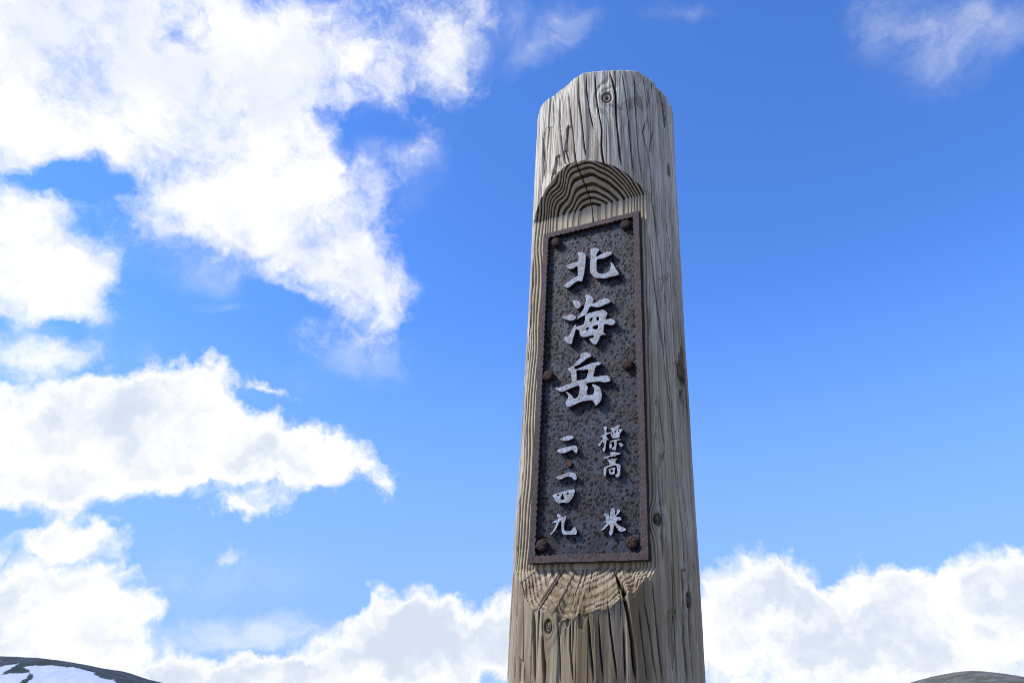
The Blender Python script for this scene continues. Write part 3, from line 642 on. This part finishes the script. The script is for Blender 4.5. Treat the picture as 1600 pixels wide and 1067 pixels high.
CH = {
  'bei': [[(-22.5, 230.2), (-10.8, 226.7), (-6.8, 222.2), (-5.8, 216.1), (-6.2, 206.5), (-6.9, 197.0), (-8.5, 183.9), (-10.2, 176.7), (-12.2, 169.6), (-17.9, 170.9), (-22.3, 170.9), (-28.3, 167.6), (-37.0, 161.9), (-43.3, 165.3), (-46.5, 169.3), (-43.4, 171.0), (-36.4, 175.1), (-27.7, 179.8), (-20.3, 182.9), (-20.7, 190.7), (-20.6, 198.3), (-22.8, 201.8), (-28.1, 198.7), (-35.2, 199.0), (-39.8, 203.0), (-43.5, 208.3), (-36.4, 209.5), (-27.4, 210.8), (-19.9, 211.3), (-19.6, 219.6), (-20.6, 225.8)], [(2.4, 228.8), (7.6, 231.3), (12.8, 230.4), (19.0, 225.4), (16.4, 221.2), (13.8, 217.0), (13.8, 212.6), (19.9, 214.5), (26.7, 217.1), (33.6, 217.3), (38.7, 215.9), (41.6, 212.8), (39.5, 209.5), (33.6, 207.1), (25.0, 205.4), (16.4, 206.2), (14.3, 204.3), (13.9, 196.7), (14.3, 186.1), (16.5, 179.8), (22.5, 176.5), (29.2, 175.4), (34.3, 177.5), (37.7, 182.3), (38.6, 188.7), (38.2, 193.6), (39.9, 195.0), (43.6, 189.4), (46.9, 182.0), (53.4, 168.2), (46.0, 166.3), (37.6, 166.4), (29.2, 165.6), (18.2, 168.1), (11.4, 170.7), (5.4, 177.8), (1.9, 185.2), (1.6, 194.9), (2.1, 206.3), (2.9, 215.9)]],
  'hai': [[(-28.9, 135.6), (-20.6, 134.4), (-12.3, 125.5), (-14.3, 120.5), (-19.3, 117.7), (-24.5, 122.6)], [(-47.3, 108.8), (-41.7, 109.8), (-32.4, 109.6), (-26.3, 107.8), (-21.6, 102.6), (-23.0, 98.6), (-30.1, 97.3), (-38.4, 100.5), (-44.6, 104.5)], [(-6.5, 141.2), (-0.4, 140.9), (4.7, 137.1), (9.3, 128.5), (6.8, 122.5), (13.8, 124.3), (21.7, 126.4), (29.6, 127.9), (38.4, 121.2), (37.4, 118.2), (29.6, 115.6), (21.7, 113.5), (13.8, 113.6), (4.8, 117.0), (1.4, 115.1), (-1.6, 108.2), (-6.0, 102.7), (-12.0, 101.2), (-20.5, 97.6), (-18.6, 102.0), (-13.1, 109.5), (-9.2, 115.1), (-6.3, 124.2), (-4.8, 132.6)], [(-21.8, 88.8), (-20.8, 85.4), (-10.8, 86.1), (-7.8, 88.2), (-5.9, 96.3), (-6.0, 101.6), (-2.0, 105.1), (7.9, 106.2), (17.8, 106.9), (26.6, 106.4), (32.9, 99.0), (31.5, 94.1), (29.5, 89.2), (33.4, 88.0), (39.2, 88.4), (43.9, 84.3), (46.3, 79.7), (43.9, 76.1), (38.1, 75.7), (31.4, 79.0), (27.1, 78.3), (26.6, 70.1), (26.1, 65.1), (30.4, 60.2), (21.8, 60.8), (18.0, 52.3), (13.2, 46.0), (7.3, 48.6), (1.9, 58.3), (8.2, 59.2), (9.2, 63.1), (0.4, 62.7), (-7.5, 62.5), (-14.5, 67.5), (-15.6, 76.0), (-21.7, 79.3), (-23.5, 72.3), (-26.4, 63.4), (-28.2, 55.4), (-31.7, 54.5), (-37.3, 58.1), (-42.6, 66.3), (-40.6, 70.2), (-34.6, 70.1), (-29.7, 77.6), (-25.8, 86.4)], [(13.9, 93.9), (17.3, 95.3), (18.3, 90.4), (14.9, 89.0)], [(9.1, 79.7), (16.4, 79.8), (15.0, 73.4), (8.1, 75.7)], [(-3.7, 78.0), (0.2, 78.8), (1.2, 76.5), (-2.7, 74.6)], [(3.0, 94.5), (7.0, 95.8), (6.0, 90.7), (2.1, 90.5)]],
  'yue': [[(-12.7, 33.8), (-6.0, 35.3), (-0.9, 34.8), (5.8, 29.1), (4.3, 25.6), (-1.8, 23.5), (-7.8, 19.2), (-14.9, 15.1), (-22.6, 12.7), (-20.5, 8.3), (-12.8, 10.1), (-2.7, 12.6), (7.4, 14.7), (16.4, 15.3), (22.4, 12.2), (19.4, 9.1), (13.5, 7.5), (11.5, -0.5), (9.6, -8.4), (16.5, -9.9), (22.4, -9.3), (28.4, -9.7), (34.2, -12.1), (37.6, -18.7), (35.1, -21.3), (28.3, -21.8), (20.5, -19.6), (10.6, -18.7), (-2.8, -19.1), (0.8, -25.4), (-0.7, -31.2), (-0.1, -38.3), (7.8, -38.9), (10.7, -34.8), (9.7, -27.6), (6.7, -22.2), (12.6, -23.0), (19.5, -28.1), (22.5, -34.5), (23.5, -43.5), (21.5, -51.1), (17.7, -55.5), (13.3, -57.9), (10.8, -52.7), (6.9, -48.7), (-1.0, -48.1), (-9.9, -48.5), (-16.9, -50.5), (-24.8, -53.0), (-31.9, -54.6), (-36.0, -50.5), (-36.7, -44.4), (-33.2, -39.8), (-32.8, -34.8), (-37.1, -28.6), (-32.5, -29.8), (-26.2, -35.7), (-22.1, -41.3), (-17.1, -40.0), (-14.7, -33.3), (-13.3, -25.4), (-15.4, -21.0), (-22.4, -22.0), (-30.5, -23.9), (-39.7, -27.3), (-45.9, -26.9), (-52.2, -22.9), (-56.0, -18.8), (-46.1, -18.6), (-37.9, -16.7), (-27.7, -14.1), (-27.9, -4.8), (-29.6, 3.8), (-34.5, 11.4), (-25.2, 14.7), (-19.2, 22.1), (-13.1, 27.5)], [(-18.7, 5.8), (-8.7, 4.5), (0.4, 4.3), (-0.5, -2.7), (-3.4, -10.5), (-11.5, -11.4), (-18.1, -10.9), (-18.5, -2.0)]],
  'hyo': [[(24.6, -92.5), (30.4, -93.1), (30.8, -97.0), (29.9, -99.4), (30.4, -102.4), (35.6, -102.2), (35.6, -104.3), (31.2, -105.5), (29.5, -107.8), (31.2, -110.5), (33.7, -114.1), (30.8, -113.8), (29.5, -117.0), (29.1, -122.3), (28.6, -126.9), (26.9, -130.8), (24.9, -130.6), (23.8, -126.8), (25.7, -124.1), (26.5, -118.4), (23.2, -116.3), (20.2, -121.5), (16.0, -121.5), (19.3, -116.8), (22.7, -113.0), (24.4, -110.2), (20.2, -107.6), (22.3, -105.8), (26.1, -104.9), (27.0, -100.8), (26.6, -96.1)], [(36.3, -96.3), (42.2, -94.9), (47.7, -92.6), (51.4, -94.2), (49.3, -96.5), (48.5, -97.9), (55.5, -100.2), (53.0, -103.2), (50.5, -108.0), (50.0, -112.1), (42.1, -112.3), (38.8, -111.1), (36.3, -104.3), (36.7, -102.7), (38.8, -100.0), (37.6, -98.2)], [(43.0, -101.7), (45.1, -101.5), (44.7, -103.6), (42.8, -103.6)], [(48.5, -100.2), (50.1, -100.8), (49.3, -102.8), (48.2, -102.3)], [(38.8, -103.3), (40.1, -103.1), (40.0, -105.6), (39.0, -105.9)], [(34.5, -117.5), (39.6, -115.1), (48.7, -114.2), (53.3, -115.7), (47.0, -116.7), (45.8, -117.8), (46.2, -121.6), (45.3, -124.0), (44.9, -128.5), (43.6, -131.2), (37.8, -128.6), (42.0, -124.1), (41.6, -119.1), (41.6, -117.0), (36.2, -118.7)], [(34.9, -120.0), (37.9, -120.3), (38.7, -124.6), (37.8, -126.5), (34.9, -127.9)], [(48.7, -120.2), (52.8, -120.6), (56.2, -124.3), (54.4, -126.1), (51.9, -126.7), (50.3, -123.7)]],
  'gao': [[(35.0, -133.9), (40.6, -132.6), (44.2, -133.8), (50.2, -135.3), (51.1, -137.2), (45.1, -138.5), (42.8, -140.1), (35.9, -139.9), (31.3, -142.6), (24.8, -140.7), (28.1, -139.1), (34.5, -137.9), (36.4, -136.7)], [(30.8, -143.7), (35.9, -143.7), (42.3, -142.9), (46.9, -144.0), (44.6, -146.1), (43.7, -150.5), (47.7, -151.7), (51.3, -153.8), (51.0, -160.0), (50.8, -166.6), (49.4, -170.0), (46.2, -171.5), (43.1, -168.2), (46.3, -164.9), (45.9, -159.6), (45.4, -155.1), (42.3, -153.5), (36.8, -154.8), (31.3, -156.1), (29.7, -159.1), (29.4, -164.4), (28.5, -168.3), (26.2, -167.7), (25.5, -162.3), (25.7, -157.0), (28.1, -154.5), (33.6, -152.7), (34.5, -149.7), (32.7, -146.3)], [(33.1, -158.0), (37.7, -157.3), (41.3, -156.1), (43.6, -157.6), (42.7, -161.1), (42.2, -165.9), (37.6, -166.8), (34.9, -165.3), (33.8, -161.7)], [(35.8, -160.5), (38.6, -159.4), (39.9, -161.7), (37.2, -163.3)]],
  'ni': [[(-45.6, -104.1), (-40.6, -102.6), (-31.3, -100.3), (-26.3, -100.5), (-22.4, -105.0), (-27.0, -106.9), (-32.0, -108.4), (-39.6, -107.6)], [(-50.1, -122.3), (-43.5, -119.4), (-35.1, -118.2), (-25.1, -117.2), (-18.4, -117.8), (-15.9, -122.5), (-16.6, -128.8), (-19.9, -128.5), (-24.1, -123.7), (-30.7, -125.4), (-36.5, -127.3), (-44.1, -127.0)]],
  'dot': [[(-37.0, -141.1), (-32.9, -139.1), (-27.9, -140.4), (-26.1, -144.4), (-28.5, -148.2), (-33.5, -147.7), (-36.9, -144.3)]],
  'ichi': [[(-50.9, -163.5), (-43.9, -161.7), (-35.7, -159.2), (-29.1, -157.8), (-22.6, -158.8), (-18.4, -161.4), (-16.3, -166.2), (-17.4, -169.9), (-20.7, -169.7), (-24.8, -165.9), (-30.6, -164.3), (-36.3, -165.4), (-41.2, -167.3), (-46.2, -167.3)]],
  'yon': [[(-54.7, -190.0), (-45.6, -187.8), (-34.4, -185.3), (-21.5, -183.8), (-18.9, -186.0), (-21.3, -193.8), (-25.4, -199.9), (-30.5, -203.5), (-37.4, -202.3), (-44.7, -203.4), (-49.1, -200.0), (-52.4, -194.2)], [(-39.8, -191.8), (-37.8, -188.7), (-36.8, -193.6), (-35.0, -196.1), (-38.3, -198.3), (-41.4, -196.5)], [(-47.3, -190.1), (-43.8, -189.9), (-44.1, -191.9), (-46.8, -191.7)], [(-31.7, -189.1), (-28.7, -188.5), (-29.1, -190.9), (-31.2, -191.1)]],
  'kyu': [[(-46.3, -218.8), (-41.1, -219.8), (-38.0, -223.5), (-32.5, -222.2), (-31.6, -225.4), (-34.0, -231.5), (-34.7, -237.6), (-33.7, -243.0), (-25.3, -244.1), (-22.0, -241.2), (-17.9, -238.4), (-14.9, -243.8), (-15.6, -248.7), (-21.0, -249.3), (-35.2, -248.7), (-37.8, -245.1), (-39.0, -238.9), (-39.1, -231.2), (-41.7, -229.5), (-44.9, -235.6), (-48.1, -241.6), (-54.7, -248.6), (-56.9, -246.6), (-52.4, -243.0), (-49.1, -236.9), (-47.2, -231.6), (-54.0, -231.7), (-50.3, -228.3), (-44.4, -225.5), (-46.2, -222.3)]],
  'mai': [[(36.8, -215.4), (42.2, -215.8), (42.7, -219.8), (42.4, -224.3), (44.8, -222.5), (45.1, -218.9), (47.5, -216.8), (50.4, -219.2), (47.9, -222.6), (45.3, -225.5), (43.1, -227.9), (47.4, -227.6), (50.5, -228.8), (51.8, -231.3), (48.9, -232.9), (45.2, -232.5), (44.6, -236.4), (50.4, -240.7), (55.5, -242.9), (58.4, -246.2), (54.4, -247.7), (49.8, -248.0), (46.1, -244.9), (42.0, -238.8), (40.9, -239.7), (39.9, -244.6), (39.3, -249.0), (36.1, -253.1), (33.5, -249.8), (34.6, -244.4), (34.6, -239.4), (33.0, -237.9), (29.8, -241.2), (25.6, -244.5), (22.4, -246.1), (20.2, -245.8), (24.0, -241.9), (28.2, -238.2), (29.8, -235.2), (25.3, -233.5), (28.8, -232.2), (29.3, -228.7), (26.1, -223.5), (29.3, -221.6), (33.6, -224.4), (34.6, -228.4), (35.2, -224.5), (35.8, -219.9)]]}
names = {'bei': 'large raised character 北', 'hai': 'large raised character 海', 'yue': 'large raised character 岳', 'hyo': 'small raised character 標', 'gao': 'small raised character 高', 'ni': 'small raised character 二', 'dot': 'small rust-dark raised dot between the numerals', 'ichi': 'small raised character 一', 'yon': 'small raised character 四', 'kyu': 'small raised character 九', 'mai': 'small raised character 米'}
for key, loops in CH.items():
    big = key in ('bei', 'hai', 'yue')
    lp = [smooth_loop(l, 3) for l in loops]
    y = -.0978 if big else (-.0958 if key != 'dot' else -.0935)
    o = pt(from_curve('character', lp, (.0058 if big else .0040) if key != 'dot' else .003, .0009 if big else .0004, LETTER if key != 'dot' else BOLT, None, y, side=SIDE_SHADE))
    o['label'] = names[key]

def bolt_mesh(seed):
    r = random.Random(seed); seg = 36; prof = [(0, 0), (.35, 0.03), (.60, .06), (.82, .12), (.95, .30), (1.0, .6), (1.0, 1.0), (.98, 1.3)]
    V = []; F = []
    for k, (pr, d) in enumerate(prof[1:]):
        for s in range(seg):
            a = 2*math.pi*s/seg; hexr = 1/max(math.cos(((a+seed) % (math.pi/3))-math.pi/6), .86)*.90
            rr = .0093*pr*hexr*(1+.10*(r.random()-.5))
            V.append((rr*math.cos(a), -.0078*(1-d)+(r.random()-.5)*.0018*(pr < .9), rr*math.sin(a)))
    V.append((0, -.0078, 0)); c = len(V)-1; n = len(prof)-1
    for k in range(n-1):
        for s in range(seg):
            s2 = (s+1) % seg; F.append((k*seg+s, k*seg+s2, (k+1)*seg+s2, (k+1)*seg+s))
    me = bpy.data.meshes.new('bolt'); me.from_pydata(V, [], F+[(c, (s+1) % seg, s) for s in range(seg)]); me.update()
    me.polygons.foreach_set('use_smooth', np.full(len(me.polygons), True)); me.materials.append(BOLT); return me
for k, (x, z) in enumerate([(-64.5, 264.0), (64.5, 266.0), (-69.5, 5.5), (64.0, 4.5), (-69.5, -262.5), (65.5, -263.5)]):
    o = bpy.data.objects.new('bolt', bolt_mesh(k+3)); S.collection.objects.link(o); o.parent = plate
    o.location = (x*.001, -.0064, z*.001)

# knots that stand as plugs in the log
def knot(a, z, r):
    a_ = R_(a); n = 20; V = [(0, -.0012, 0)]; F = []
    rr_ = random.Random(int(z*1e4))
    for k, (p, d) in enumerate(((.4, -.0016), (.8, -.0005), (1, .0015), (1.02, .004))):
        for s in range(n):
            b = 2*math.pi*s/n; q = p*r*(1+.10*(rr_.random()-.5)); V.append((q*math.cos(b), d+(rr_.random()-.5)*.0004, q*1.15*math.sin(b)))
    F = [(0, 1+(s+1) % n, 1+s) for s in range(n)]
    for k in range(3):
        for s in range(n): F.append((1+k*n+s, 1+k*n+(s+1) % n, 1+(k+1)*n+(s+1) % n, 1+(k+1)*n+s))
    me = bpy.data.meshes.new('knot'); me.from_pydata(V, [], F); me.update(); me.materials.append(KN)
    me.polygons.foreach_set('use_smooth', np.full(len(me.polygons), True))
    o = bpy.data.objects.new('knot', me); S.collection.objects.link(o); o.parent = post
    rad = RL-.0018; o.location = (rad*math.sin(a_), -rad*math.cos(a_), z+1.5); o.rotation_euler = (0, 0, a_)
m_, t_ = material('knot_wood'); Pk = t_.n('ShaderNodeTexCoord').outputs['Object']
nk = t_.noise(Pk, 700, 4, .6); finish(t_, t_.mix(nk, (.13, .10, .07, 1), (.055, .04, .027, 1)), .85, bump(t_, nk, .6, .0008)); KN = m_
for a, z, r, full in KNOTS:
    if full: knot(a, z, r*.62)
